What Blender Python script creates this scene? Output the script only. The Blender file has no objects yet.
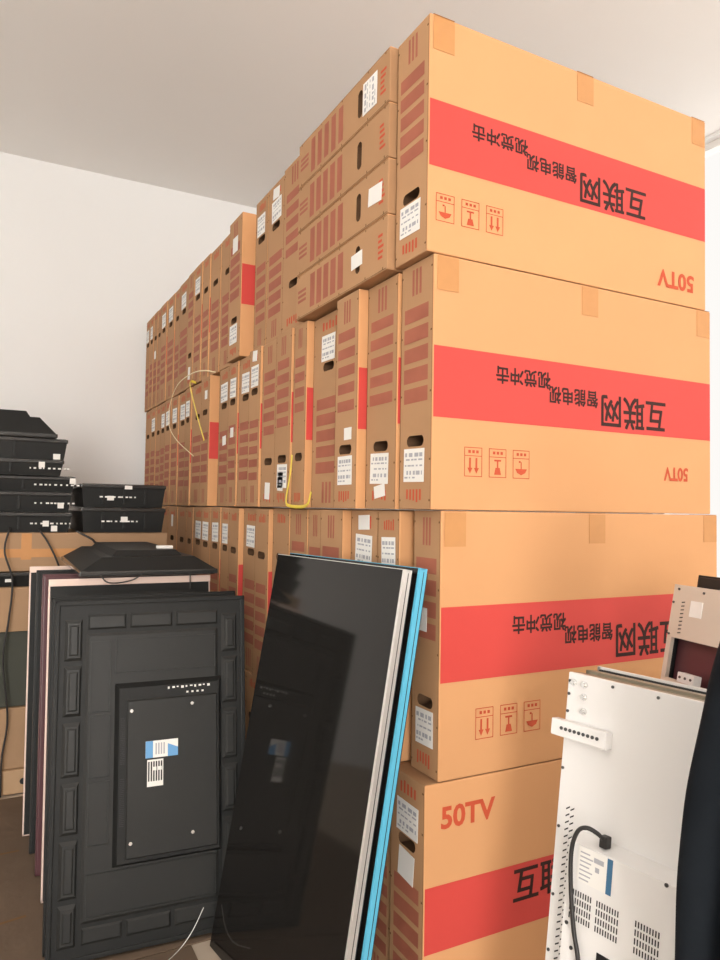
import bpy, bmesh, math, random
from mathutils import Vector, Matrix
random.seed(7)
S = bpy.context.scene
COL = S.collection
PI = math.pi

# ------------------------------------------------------------------ materials
def mat(name, col, rough=.6, metal=0., spec=.5, noise=None, bump=None, coat=0., objvar=0.):
    m = bpy.data.materials.new(name); m.use_nodes = True
    nt = m.node_tree; b = nt.nodes['Principled BSDF']
    b.inputs['Base Color'].default_value = (*col, 1)
    b.inputs['Roughness'].default_value = rough
    b.inputs['Metallic'].default_value = metal
    b.inputs['Specular IOR Level'].default_value = spec
    b.inputs['Coat Weight'].default_value = coat
    tc = nt.nodes.new('ShaderNodeTexCoord')
    if noise:
        sc, amt = noise[0], noise[1]
        n = nt.nodes.new('ShaderNodeTexNoise'); n.inputs['Scale'].default_value = sc; n.inputs['Detail'].default_value = 5
        mp = nt.nodes.new('ShaderNodeMapping'); mp.inputs['Scale'].default_value = noise[2] if len(noise) > 2 else (1, 1, 1)
        nt.links.new(tc.outputs['Object'], mp.inputs['Vector']); nt.links.new(mp.outputs[0], n.inputs['Vector'])
        r = nt.nodes.new('ShaderNodeMapRange'); r.inputs[3].default_value = 1 - amt; r.inputs[4].default_value = 1 + amt
        nt.links.new(n.outputs['Fac'], r.inputs[0])
        last = r.outputs[0]
        if objvar:
            oi = nt.nodes.new('ShaderNodeObjectInfo')
            r2 = nt.nodes.new('ShaderNodeMapRange'); r2.inputs[3].default_value = 1 - objvar; r2.inputs[4].default_value = 1 + objvar
            nt.links.new(oi.outputs['Random'], r2.inputs[0])
            mu = nt.nodes.new('ShaderNodeMath'); mu.operation = 'MULTIPLY'
            nt.links.new(last, mu.inputs[0]); nt.links.new(r2.outputs[0], mu.inputs[1]); last = mu.outputs[0]
        vm = nt.nodes.new('ShaderNodeVectorMath'); vm.operation = 'SCALE'
        vm.inputs[0].default_value = col
        nt.links.new(last, vm.inputs['Scale'])
        nt.links.new(vm.outputs[0], b.inputs['Base Color'])
    if bump:
        n2 = nt.nodes.new('ShaderNodeTexNoise'); n2.inputs['Scale'].default_value = bump[0]; n2.inputs['Detail'].default_value = 4
        nt.links.new(tc.outputs['Object'], n2.inputs['Vector'])
        bp = nt.nodes.new('ShaderNodeBump'); bp.inputs['Strength'].default_value = bump[1]; bp.inputs['Distance'].default_value = .02
        nt.links.new(n2.outputs['Fac'], bp.inputs['Height']); nt.links.new(bp.outputs[0], b.inputs['Normal'])
    return m

M = {}
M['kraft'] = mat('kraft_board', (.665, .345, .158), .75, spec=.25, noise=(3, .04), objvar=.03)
M['raw_shaded'] = mat('raw_kraft_shaded', (.45, .255, .132), .8, spec=.2, noise=(3, .07), objvar=.06)  # unprinted board, with the shade of the end faces mixed into its colour
M['band'] = mat('red_band_ink', (.62, .068, .056), .6, spec=.3, noise=(3, .04))
M['bar'] = mat('brick_red_ink', (.37, .122, .075), .7, spec=.25, noise=(9, .22))
M['redink'] = mat('red_ink', (.55, .09, .04), .7, spec=.25)
M['black_ink'] = mat('black_ink', (.045, .018, .015), .7, spec=.25)
M['slot_shade'] = mat('slot_shade_board', (.10, .055, .03), .9, spec=.1)  # board colour darkened to paint the shade within the handle slots
M['seam'] = mat('board_seam', (.20, .11, .05), .9, spec=.1)
M['tape'] = mat('brown_tape', (.56, .27, .10), .5, spec=.3, noise=(25, .08))
M['paper'] = mat('white_paper', (.82, .80, .76), .7, noise=(8, .03))
M['grey_ink'] = mat('grey_ink', (.40, .40, .43), .8)
M['wall'] = mat('wall_paint', (.86, .858, .85), .85, spec=.2, noise=(1.2, .015), bump=(40, .03))
M['ceil'] = mat('ceiling_paint', (.92, .905, .885), .9, spec=.2, noise=(1, .02))
M['dado'] = mat('lower_wall_paint', (.85, .81, .79), .8, spec=.2, noise=(1.2, .015))
M['floor'] = mat('brown_floor', (.50, .41, .32), .7, noise=(2.5, .22), bump=(20, .15))
M['plastic'] = mat('black_plastic', (.013, .0135, .013), .5, spec=.28, noise=(30, .08), bump=(220, .03))
M['plastic2'] = mat('charcoal_plastic', (.021, .0215, .0205), .42, spec=.34, noise=(12, .08))
M['gloss'] = mat('gloss_black_bezel', (.028, .028, .028), .16, spec=.7)
M['dark'] = mat('deep_black', (.010, .010, .011), .5)
M['glass'] = mat('screen_glass', (.012, .011, .010), .07, spec=.4)
M['silver'] = mat('silver_metal', (.80, .78, .75), .35, metal=.6)
M['cyan'] = mat('cyan_film', (.12, .50, .72), .25, spec=.6)
M['pink'] = mat('pale_pink_metal', (.78, .60, .52), .45, metal=.2)
M['maroon'] = mat('maroon_film', (.09, .03, .035), .35)
M['white_metal'] = mat('white_metal', (.79, .775, .757), .42, noise=(2, .02))
M['beige_metal'] = mat('beige_metal', (.63, .54, .45), .45, noise=(3, .03))
M['steel_edge'] = mat('olive_steel', (.30, .26, .19), .4, metal=.3)
M['screw'] = mat('screw_steel', (.10, .10, .10), .3, metal=.6)
M['chrome'] = mat('bright_screw', (.75, .75, .74), .25, metal=.8)
M['cable'] = mat('black_cable', (.02, .018, .017), .45)
M['strap'] = mat('yellow_strap', (.82, .62, .08), .4)
M['cream'] = mat('cream_strap', (.78, .66, .42), .5)
M['blue'] = mat('blue_label', (.13, .34, .62), .5)
M['teal'] = mat('dark_blue_label', (.05, .15, .27), .5)
M['green_box'] = mat('dark_green_carton', (.05, .052, .038), .7, noise=(5, .15))
M['jacket'] = mat('navy_jacket', (.010, .013, .017), .85, spec=.12, noise=(14, .2), bump=(30, .1))
M['trousers'] = mat('dark_trousers', (.014, .014, .017), .8, noise=(20, .15))
M['skin'] = mat('skin', (.60, .37, .26), .55, noise=(12, .05))
M['hair'] = mat('black_hair', (.012, .010, .009), .5, noise=(40, .3))
M['shoe'] = mat('dark_shoe', (.03, .028, .026), .5)
M['sole'] = mat('shoe_sole', (.55, .53, .50), .7)
M['eye'] = mat('eye_white', (.8, .78, .75), .3)
M['iris'] = mat('iris', (.03, .018, .012), .2)
M['lip'] = mat('lips', (.48, .20, .16), .5)
M['old'] = mat('old_carton_board', (.40, .25, .145), .8, spec=.2, noise=(4, .1))
M['sheet'] = mat('worn_cardboard', (.155, .108, .075), .85, spec=.15, noise=(5, .2), bump=(12, .15))
M['frame'] = mat('window_frame_grey', (.85, .83, .80), .5)
M['wood'] = mat('raw_board', (.50, .32, .18), .7, noise=(8, .12))

# ------------------------------------------------------------------ helpers
def quad(bm, pts, mi=0):
    f = bm.faces.new([bm.verts.new(p) for p in pts]); f.material_index = mi; return f
def box(bm, lo, hi, mi=0, bev=0.):
    r = bmesh.ops.create_cube(bm, size=1)
    vs = r['verts']
    for v in vs:
        v.co = Vector([lo[i] + (v.co[i] + .5) * (hi[i] - lo[i]) for i in range(3)])
    fs = set(f for v in vs for f in v.link_faces)
    for f in fs: f.material_index = mi
    if bev > 0:
        es = list(set(e for f in fs for e in f.edges))
        n0 = set(bm.faces)
        g = bmesh.ops.bevel(bm, geom=es, offset=bev, segments=2, affect='EDGES', profile=.6)
        for f in g['faces']: f.material_index = mi
def frustum(bm, lo, hi, lo2, hi2, z0, z1, mi=0, axis=1):
    """prism between rectangle lo..hi at depth z0 and rectangle lo2..hi2 at depth z1 along the given axis"""
    def P(a, b, c):
        return {1: (a, c, b), 2: (a, b, c)}[axis]
    A = [(lo[0], lo[1]), (hi[0], lo[1]), (hi[0], hi[1]), (lo[0], hi[1])]
    B = [(lo2[0], lo2[1]), (hi2[0], lo2[1]), (hi2[0], hi2[1]), (lo2[0], hi2[1])]
    va = [bm.verts.new(P(a, b, z0)) for a, b in A]; vb = [bm.verts.new(P(a, b, z1)) for a, b in B]
    fs = [bm.faces.new(va), bm.faces.new(vb)]
    for i in range(4): fs.append(bm.faces.new([va[i], va[(i+1) % 4], vb[(i+1) % 4], vb[i]]))
    for f in fs: f.material_index = mi
    bmesh.ops.recalc_face_normals(bm, faces=fs)
def cyl(bm, c, r, h, axis='Y', mi=0, seg=12, r2=None):
    g = bmesh.ops.create_cone(bm, cap_ends=True, segments=seg, radius1=r, radius2=r if r2 is None else r2, depth=h)
    rot = {'Y': Matrix.Rotation(PI/2, 4, 'X'), 'X': Matrix.Rotation(PI/2, 4, 'Y'), 'Z': Matrix.Identity(4)}[axis]
    bmesh.ops.transform(bm, matrix=Matrix.Translation(c) @ rot, verts=g['verts'])
    for v in g['verts']:
        for f in v.link_faces: f.material_index = mi
def obj(name, bm, mats, parent=None, smooth=False, loc=None, rot=None):
    me = bpy.data.meshes.new(name)
    if smooth:
        for f in bm.faces: f.smooth = True
    bm.to_mesh(me); bm.free()
    for m in (mats if isinstance(mats, (list, tuple)) else [mats]): me.materials.append(m)
    o = bpy.data.objects.new(name, me); COL.objects.link(o)
    if parent: o.parent = parent
    if loc: o.location = loc
    if rot: o.rotation_euler = rot
    return o
def tag(o, label, cat, group=None):
    o['label'] = label; o['category'] = cat
    if group: o['group'] = group
    return o
def thing(name, label, cat, loc=(0, 0, 0), rot=(0, 0, 0), group=None):
    o = bpy.data.objects.new(name, None); COL.objects.link(o)
    o.location = loc; o.rotation_euler = rot; o.empty_display_size = .1
    return tag(o, label, cat, group)
def struct(name, bm, m):
    o = obj(name, bm, m); o['kind'] = 'structure'; return o
def tube(name, pts, r, m, parent=None, flat=None):
    """swept cable through the points (Catmull-Rom), as a mesh"""
    P = [Vector(p) for p in pts]; P = [2*P[0]-P[1]] + P + [2*P[-1]-P[-2]]
    out = []
    for i in range(1, len(P)-2):
        for k in range(8):
            t = k/8; a, b, c, d = P[i-1:i+3]
            out.append(.5*((2*b)+(c-a)*t+(2*a-5*b+4*c-d)*t*t+(3*b-a-3*c+d)*t**3))
    out.append(P[-2])
    bm = bmesh.new(); rings = []
    n = 8
    for i, p in enumerate(out):
        t = (out[min(i+1, len(out)-1)]-out[max(i-1, 0)]).normalized()
        up = Vector((1, 0, 0)) if abs(t.x) < .9 else Vector((0, 1, 0))
        s = t.cross(up).normalized(); u = s.cross(t).normalized()
        rings.append([bm.verts.new(p + s*math.cos(2*PI*k/n)*(flat or r) + u*math.sin(2*PI*k/n)*r) for k in range(n)])
    for a, b in zip(rings, rings[1:]):
        for k in range(n): bm.faces.new([a[k], a[(k+1) % n], b[(k+1) % n], b[k]])
    bm.faces.new(rings[0][::-1]); bm.faces.new(rings[-1])
    bmesh.ops.recalc_face_normals(bm, faces=bm.faces[:])
    return obj(name, bm, m, parent, smooth=True)

TXT = {}
def text_mesh(s, bold=.0):
    k = (s, bold)
    if k not in TXT:
        c = bpy.data.curves.new('t', 'FONT'); c.body = s; c.size = 1; c.offset = bold; c.resolution_u = 3
        o = bpy.data.objects.new('t', c); COL.objects.link(o)
        dg = bpy.context.evaluated_depsgraph_get()
        me = bpy.data.meshes.new_from_object(o.evaluated_get(dg))
        bpy.data.objects.remove(o); bpy.data.curves.remove(c)
        TXT[k] = me
    return TXT[k]
def put_bold(bm, s, u0, v0, u1, v1, fn, mi, d):
    for k, (a, b) in enumerate(((0, 0), (d, 0), (0, d), (d, d))):
        put_text(bm, s, u0+a-d/2, v0+b-d/2, u1+a-d/2, v1+b-d/2, lambda u, v: fn(u, v, .0012+.0001*k), mi)
def put_text(bm, s, u0, v0, u1, v1, fn, mi, bold=.0):
    """lettering stretched to the rectangle; fn maps (u,v) to a 3-D point"""
    me = text_mesh(s, bold)
    xs = [v.co.x for v in me.vertices]; ys = [v.co.y for v in me.vertices]
    x0, x1, y0, y1 = min(xs), max(xs), min(ys), max(ys)
    vs = [bm.verts.new(fn(u0+(v.co.x-x0)/(x1-x0)*(u1-u0), v0+(v.co.y-y0)/(y1-y0)*(v1-v0))) for v in me.vertices]
    for p in me.polygons:
        try:
            f = bm.faces.new([vs[i] for i in p.vertices]); f.material_index = mi
        except ValueError: pass

# ------------------------------------------------------------------ cartons
W = 1.23
ORD = ['zeroth','first','second','third','fourth','fifth','sixth','seventh','eighth','ninth','tenth','eleventh','twelfth','thirteenth',
       'fourteenth','fifteenth','sixteenth','seventeenth','eighteenth','nineteenth','twentieth','twenty-first','twenty-second']
CARTON_MATS = [M['kraft'], M['band'], M['bar'], M['slot_shade'], M['redink'], M['black_ink'], M['seam'], M['raw_shaded']]

def carton(label, loc, T, H, down, group, rot=(0, 0, 0), W=W, paper='label', sticker=None, front=0, small=False, handle=True, icons=('umbrella','glass','arrows'), tabs=True, text50=None, bars=True, seed=0, du=0., dv=0., iu0=.865, band=(.27, .48)):
    """local frame: u = x along the long face, t = y thickness, v = z height; end face at x = 0, long printed face at y = 0"""
    rnd = random.Random(seed)
    root = thing('television_carton', label, 'cardboard box', loc, rot, group)
    bm = bmesh.new()
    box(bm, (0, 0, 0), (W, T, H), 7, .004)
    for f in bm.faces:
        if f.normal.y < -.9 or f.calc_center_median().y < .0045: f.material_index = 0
    def E(t, v, d=.0008):                       # point on the end face
        return Vector((-d, T-t, H-v)) if down else Vector((-d, t, v))
    def Fr(u, v, d=.0008):                      # point on the long front face
        return Vector((W-u, -d, H-v)) if down else Vector((u, -d, v))
    # handle slot: a real hole with a deep pocket
    if handle:
        tw, vh = min(.095, T*.55), .034
        tc, vc = T*.5, .545*H/.75
        end = min(bm.faces, key=lambda f: f.calc_center_median().x)
        outer = list(end.edges); bm.faces.remove(end)
        loop = []
        for i in range(16):
            a = 2*PI*i/16
            cx = (tw-vh)/2*(1 if math.cos(a) > 0 else -1)
            q = E(tc+cx+vh/2*math.cos(a), vc+vh/2*math.sin(a), 0); loop.append(bm.verts.new(q))
        inner = [bm.edges.new((loop[i], loop[(i+1) % 16])) for i in range(16)]
        g = bmesh.ops.triangle_fill(bm, use_beauty=True, use_dissolve=False, edges=outer+inner)
        for f in [x for x in g['geom'] if isinstance(x, bmesh.types.BMFace)]:
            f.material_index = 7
            if all(v in loop for v in f.verts): bm.faces.remove(f)
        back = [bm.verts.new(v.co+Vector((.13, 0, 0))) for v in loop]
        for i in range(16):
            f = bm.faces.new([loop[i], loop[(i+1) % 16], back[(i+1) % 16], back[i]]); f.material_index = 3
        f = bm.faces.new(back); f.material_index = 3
        bmesh.ops.recalc_face_normals(bm, faces=bm.faces[:])
    def eq(t0, v0, t1, v1, mi, d=.0008):
        quad(bm, [E(t0, v0, d), E(t0, v1, d), E(t1, v1, d), E(t1, v0, d)], mi)
    k = H/.75
    if bars:
        a, b = T*.13, T*.86
        n = 5 if T > .15 else 4
        wear = rnd.uniform(.036, .046); lift = rnd.uniform(-.012, .012)
        for i in range(n):
            v0 = (.13+lift+.062*i)*k; eq(a+rnd.uniform(-.003, .003), v0, b, v0+wear*k, 2)
    # small red instructions and staples
    for i in range(5):
        t0 = T*(.25+.1*i); eq(t0, .69*k, t0+T*.05, (.715+rnd.random()*.015)*k, 4)
    for i in range(3):
        t0 = T*(.36+.11*i); eq(t0, .02*k, t0+T*.06, .10*k, 2)
    for v in (.03, .22, .40, .60, .72):
        for t in (.05, .95): eq(T*t-.004, v*k, T*t+.004, v*k+.006, 6, .001)
    # flap seams of the end
    eq(.0035, .004, .0055, H-.004, 6, .0006); eq(T-.0055, .004, T-.0035, H-.004, 6, .0006)
    # the printed long face
    def fq(u0, v0, u1, v1, mi, d=.0008):
        quad(bm, [Fr(u0, v0, d), Fr(u1, v0, d), Fr(u1, v1, d), Fr(u0, v1, d)], mi)
    fq(.003, band[0]*k, W-.003, band[1]*k, 1)
    if front:
        put_bold(bm, '互联网', .245+du, .357*k+dv, .555+du, .465*k+dv, Fr, 5, .0034)
        put_bold(bm, '智能电视', .573+du, .350*k+dv, .785+du, .404*k+dv, Fr, 5, .0026)
        put_bold(bm, '视觉冲击', .781+du, .308*k+dv, .998+du, .360*k+dv, Fr, 5, .0026)
        u0, v0, u1, v1 = text50
        put_text(bm, '50TV', u0, v0, u1, v1, lambda u, v: Fr(u, v, .0014), 4, .03)
        for i, ic in enumerate(icons):
            iu, iv, w, h = iu0+.092*i, .562*k, .066, .088*k
            th = .0022
            for (a, b, c, d) in ((0, 0, w, th), (0, h-th, w, h), (0, 0, th, h), (w-th, 0, w, h), (0, h*.28, w, h*.28+th)):
                fq(iu+a, iv+b, iu+c, iv+d, 4, .0012)
            for j in range(3): fq(iu+w*(.2+.22*j), iv+h*.10, iu+w*(.34+.22*j), iv+h*.20, 4, .0012)
            def pl(pts):
                quad(bm, [Fr(iu+w*x, iv+h*(y+.28), .0012) for x, y in pts], 4)
            if ic == 'arrows':
                for x in (.32, .68):
                    pl([(x-.05, .08), (x+.05, .08), (x+.05, .42), (x-.05, .42)]); pl([(x-.14, .42), (x+.14, .42), (x, .62)])
            elif ic == 'glass':
                pl([(.3, .62), (.7, .62), (.62, .38), (.38, .38)]); pl([(.46, .38), (.54, .38), (.54, .16), (.46, .16)]); pl([(.3, .1), (.7, .1), (.7, .16), (.3, .16)])
            else:
                pl([(.15, .38), (.85, .38), (.74, .52), (.5, .6), (.26, .52)]); pl([(.47, .38), (.53, .38), (.53, .14), (.47, .14)]); pl([(.53, .1), (.64, .1), (.64, .17), (.53, .15)])
    obj('carton_body', bm, CARTON_MATS, root)
    # tape tabs hanging over the upper and lower edge of the long face
    if tabs and front:
        for (u0, u1) in ((.012, .088), (.585, .658), (W-.075, W-.004)):
            b2 = bmesh.new(); zt = H; dz = .10 if u0 > .1 else .105
            box(b2, (u0, -.0016, zt-dz), (u1, -.0006, zt-.004), 0); box(b2, (u0, -.0016, zt), (u1, .06, zt+.0008), 0)
            obj('tape_strip', b2, M['tape'], root)
    # the shipping label below / above the handle
    def note(nm, t0, v0, t1, v1, lines, tilt=0.):
        b3 = bmesh.new()
        c = (E(t0, v0, 0)+E(t1, v1, 0))/2
        w, h = abs(t1-t0)/2, abs(v1-v0)/2
        box(b3, (-.0022, -w, -h), (-.0012, w, h), 0)
        if lines:
            for i in range(5):
                zz = h*(.75-.36*i)
                x0 = -w*.85
                while x0 < w*.75:
                    dx = rnd.uniform(.10, .42)*w
                    if not (i == 4 and x0 < -w*.2):
                        quad(b3, [(-.0026, x0, zz), (-.0026, min(x0+dx, w*.88), zz), (-.0026, min(x0+dx, w*.88), zz-h*(.24 if i in (0, 3) else .10)), (-.0026, x0, zz-h*(.24 if i in (0, 3) else .10))], 1)
                    x0 += dx + rnd.uniform(.05, .2)*w
        o = obj(nm, b3, [M['paper'], M['grey_ink']], root, loc=c, rot=(tilt, 0, 0)); return o
    if paper:
        w = min(.118, T*.62); tc = T*.5 + rnd.uniform(-.008, .008)
        vb = .568 if paper == 'label' else .60
        note('shipping_label', tc-w/2, vb*k, tc+w/2, (vb+.10)*k, True, rnd.uniform(-.04, .04))
    if sticker:
        t0, v0, w, h = sticker
        note('paper_sticker', T*t0-w/2, v0*k, T*t0+w/2, v0*k+h, False, rnd.uniform(-.15, .15))
    return root

G4, G3, G2, G1 = ('television cartons in the top row', 'television cartons in the second row from top', 'television cartons in the third row from top', 'television cartons in the bottom row')
Z1, Z2, Z3, Z4 = .713, 1.497, 2.253, 2.97
# the corner stack, whose long printed faces show
carton('orange-tan television carton with red band, topmost of the corner stack', (-.025, 0, Z3+.003), .185, Z4-Z3-.003, True, G4, front=1, text50=(.067, .598, .26, .662), du=.075, iu0=.952, icons=('arrows','glass','umbrella'))
carton('orange-tan television carton with red band, second from top of the corner stack', (0, 0, Z2+.003), .183, Z3-Z2-.003, True, G3, front=1, small=True, text50=(.125, .588, .252, .638), icons=('umbrella','glass','arrows'))
carton('orange-tan carton in corner stack whose red band runs behind the beige panel', (.036, 0, Z1+.003), .150, Z2-Z1-.003, True, G2, front=1, text50=(.1, .6, .26, .66), icons=('umbrella','glass','arrows'), du=-.035, iu0=.85, sticker=(.35, .28, .06, .07))
carton('lowest carton of the corner stack, upright red 50TV lettering beside the white television', (-.008, 0, 0), .19, Z1, False, G1, front=1, text50=(.055, .580, .25, .645), sticker=(.5, .43, .085, .085), tabs=False, du=.078, dv=-.03, band=(.252, .447))

def words(row, i, n, first_n, desc):
    j = n-i
    if j <= 4: return f"brown carton, {'nearest the' if j == 0 else ORD[j+1]+' from'} far wall in {row}, {desc}" if j else f"brown carton nearest the far wall in {row}, {desc}"
    return f"brown carton, {ORD[i+first_n]} from front corner in {row}, {desc}"

# (near y, far y, how far it juts out, printed upside down?, label?, sticker)
L3 = [(0.188, 0.395, .005, 1, 'label', (.5, .672, .07, .04), 'two white labels low down'), (0.398, 0.578, .04, 1, 'label', (.62, .47, .055, .042), 'white sticker above its handle'),
      (0.584, 0.872, -.005, 0, 'label', None, 'label above its handle'), (0.875, 1.014, .02, 1, None, None, 'no label, low handle'), (1.017, 1.202, .025, 1, 'label', (.45, .60, .06, .08), 'two labels low down'),
      (1.205, 1.395, .02, 1, None, (.5, .64, .06, .075), 'small low white sticker'), (1.398, 1.564, .03, 0, 'label', (.5, .69, .06, .05), 'red front edge showing'), (1.567, 1.78, .01, 0, 'label', None, 'wide label above its handle'),
      (1.783, 1.941, .01, 0, 'label', (.5, .36, .05, .05), 'two white papers'), (1.944, 2.139, .0, 0, 'label', (.4, .33, .06, .05), 'pink-white patch at mid height'), (2.142, 2.26, -.06, 0, None, None, 'set back from its neighbours'),
      (2.263, 2.448, .02, 0, None, (.4, .62, .05, .05), 'pale red-banded edge jutting out'), (2.451, 2.722, 0, 0, None, None, 'unlabelled behind the yellow strap'), (2.725, 2.871, .01, 0, 'label', None, 'label high up'), (2.874, 3.088, 0, 0, 'label', None, 'label near top edge'),
      (3.091, 3.292, 0, 0, 'label', None, 'cream strap hanging over it'), (3.295, 3.48, 0, 0, 'label', None, 'label above handle'), (3.483, 3.64, 0, 0, 'label', None, 'white label high'), (3.643, 3.81, 0, 0, None, None, 'without label'),
      (3.813, 3.999, 0, 0, 'label', None, 'pale label'), (4.002, 4.2, 0, 0, None, None, 'beside the white wall')]
L4 = [(0.948, 1.203, .01, 1, None, None, 'striped print and low handle'), (1.206, 1.424, 0, 0, 'label', (.5, .675, .08, .05), 'large labels above its handle'), (1.427, 1.602, 0, 0, 'label', None, 'big label above handle'),
      (1.605, 1.7, -.07, 0, None, None, 'deeply set back'), (1.703, 1.917, .03, 1, 'label', (.5, .1, .08, .08), 'red-banded edge jutting out'), (1.92, 2.176, 0, 0, None, None, 'bare end, high handle'),
      (2.179, 2.381, 0, 0, None, None, 'plain end without label'), (2.384, 2.54, 0, 0, None, None, 'narrow bare end'), (2.543, 2.72, .01, 0, 'label', None, 'label above handle'), (2.723, 2.876, .01, 1, None, (.5, .62, .05, .08), 'low handle and sticker'),
      (2.879, 3.13, 0, 0, 'label', None, 'label at its top'), (3.133, 3.278, 0, 0, None, None, 'high handle, no label'), (3.281, 3.498, 0, 0, 'label', None, 'white label at top'), (3.501, 3.691, 0, 0, 'label', None, 'tall pale label'),
      (3.694, 3.82, 0, 0, None, None, 'unlabelled end'), (3.823, 3.957, 0, 0, None, (.5, .38, .05, .06), 'small pink-white patch'), (3.96, 4.093, 0, 0, 'label', None, 'narrow pale label'), (4.096, 4.243, 0, 0, 'label', None, 'narrow label at top')]
L2 = [(0.191, 0.337, -.01, 0, 'label', None, 'bent label above the screen'), (0.34, 0.546, -.02, 0, 'label', (.5, .685, .08, .05), 'two papers over the screen'), (0.549, 0.746, .01, 1, None, None, 'striped end above the screen'),
      (0.749, 0.892, 0, 1, None, None, 'narrow striped end'), (0.895, 1.082, 0, 1, None, None, 'dark printed stripes'), (1.085, 1.282, 0, 0, None, None, 'handle left of leaning screen'), (1.285, 1.465, .015, 0, None, None, 'bare with a handle'),
      (1.468, 1.699, -.005, 0, 'label', None, 'large label above handle'), (1.702, 1.865, .015, 0, None, None, 'bare, jutting out slightly'), (1.868, 2.022, .01, 0, 'label', None, 'rightmost of four neighbouring labels'), (2.025, 2.212, .01, 0, 'label', None, 'label second of four neighbours'),
      (2.215, 2.408, .01, 0, 'label', None, 'label third of four neighbours'), (2.411, 2.649, 0, 0, 'label', None, 'leftmost of four neighbouring labels'), (2.652, 2.808, 0, 0, None, None, 'bare end'), (2.811, 3.045, 0, 0, None, None, 'plain end'),
      (3.048, 3.305, 0, 0, None, (.5, .62, .05, .08), 'small white sticker'), (3.308, 3.48, 0, 0, None, None, 'behind the flat televisions'), (3.483, 3.67, 0, 0, None, None, 'behind the piled televisions'),
      (3.673, 3.85, 0, 0, None, None, 'hidden by flat televisions'), (3.853, 4.03, 0, 0, None, None, 'hidden by televisions'), (4.033, 4.21, 0, 0, None, None, 'hidden by televisions')]
def lay_row(rows, z, H, rowname, group, first_n, sd):
    n = len(rows)-1
    for i, (y0, y1, p, dn, pap, st, desc) in enumerate(rows):
        carton(words(rowname, i, n, first_n, desc), (-p-random.uniform(-.004, .004), y0+.002, z+.002), y1-y0-.005, H-.004-random.uniform(0, .006), bool(dn), group, paper=pap, sticker=st, seed=sd+i)
lay_row(L2, Z1, Z2-Z1, 'third row from top', G2, 2, 300)
lay_row(L3, Z2, Z3-Z2, 'second row from top', G3, 2, 200)
lay_row(L4, Z3, .745, 'standing top row', G4, 2, 100)
# cartons of the lowest row, behind the leaning televisions
y = .192; i = 0
while y < 4.15:
    t = .197
    carton('brown carton of the bottom row hidden behind the leaning televisions', (.0, y, 0), t, Z1-.002, False, G1, paper=None, seed=400+i)
    y += t+.003; i += 1
# four cartons lying flat near the top, long side to the front
hf = .180
for i, (nm, pap, st) in enumerate((('lowest of four cartons lying flat, beneath the others', None, (.5, .50, .05, .08)), ('second from bottom of four flat-lying cartons, white sticker right of its slot', None, (.5, .62, .06, .09)),
                             ('third from bottom of four flat-lying cartons, no white label', None, None), ('topmost of four cartons lying flat, white label right of its slot', 'label', None))):
    zt = Z3+.002+(i+1)*hf+.001*i
    carton('brown television carton, '+nm, (-.045, .2, zt), hf-.001, .742, True, 'television cartons lying flat in the top row', rot=(-PI/2, 0, 0), paper=pap, sticker=st, seed=500+i)

# loose straps caught between the cartons
SG = 'yellow straps between cartons'
tag(tube('packing_strap', [(-.004, 2.22, 2.258), (-.05, 2.30, 2.275), (-.06, 2.54, 2.294), (-.065, 2.86, 2.273), (-.07, 3.039, 2.166), (-.07, 3.052, 2.034), (-.06, 2.874, 1.92), (-.03, 2.56, 1.80)], .002, M['cream'], flat=.0035), 'cream packing strap looping out and curving down over the far cartons', 'strap')
tag(tube('packing_strap', [(-.004, 2.63, 2.26), (-.05, 2.607, 2.245), (-.055, 2.425, 2.05), (-.05, 2.258, 1.872)], .002, M['strap'], flat=.008), 'straight bright yellow strap end hanging over the far cartons', 'strap')
tag(tube('packing_strap', [(-.05, .943, 1.711), (-.05, .96, 1.63), (-.05, .998, 1.53), (-.045, .975, 1.506), (-.04, .85, 1.503), (-.05, .773, 1.517), (-.05, .747, 1.559)], .0018, M['strap'], flat=.007), 'yellow strap dangling beside a labelled carton of the second row', 'strap')
# ------------------------------------------------------------------ televisions
def lean_rot(yaw, lean): return (-lean, 0, yaw)
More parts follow.
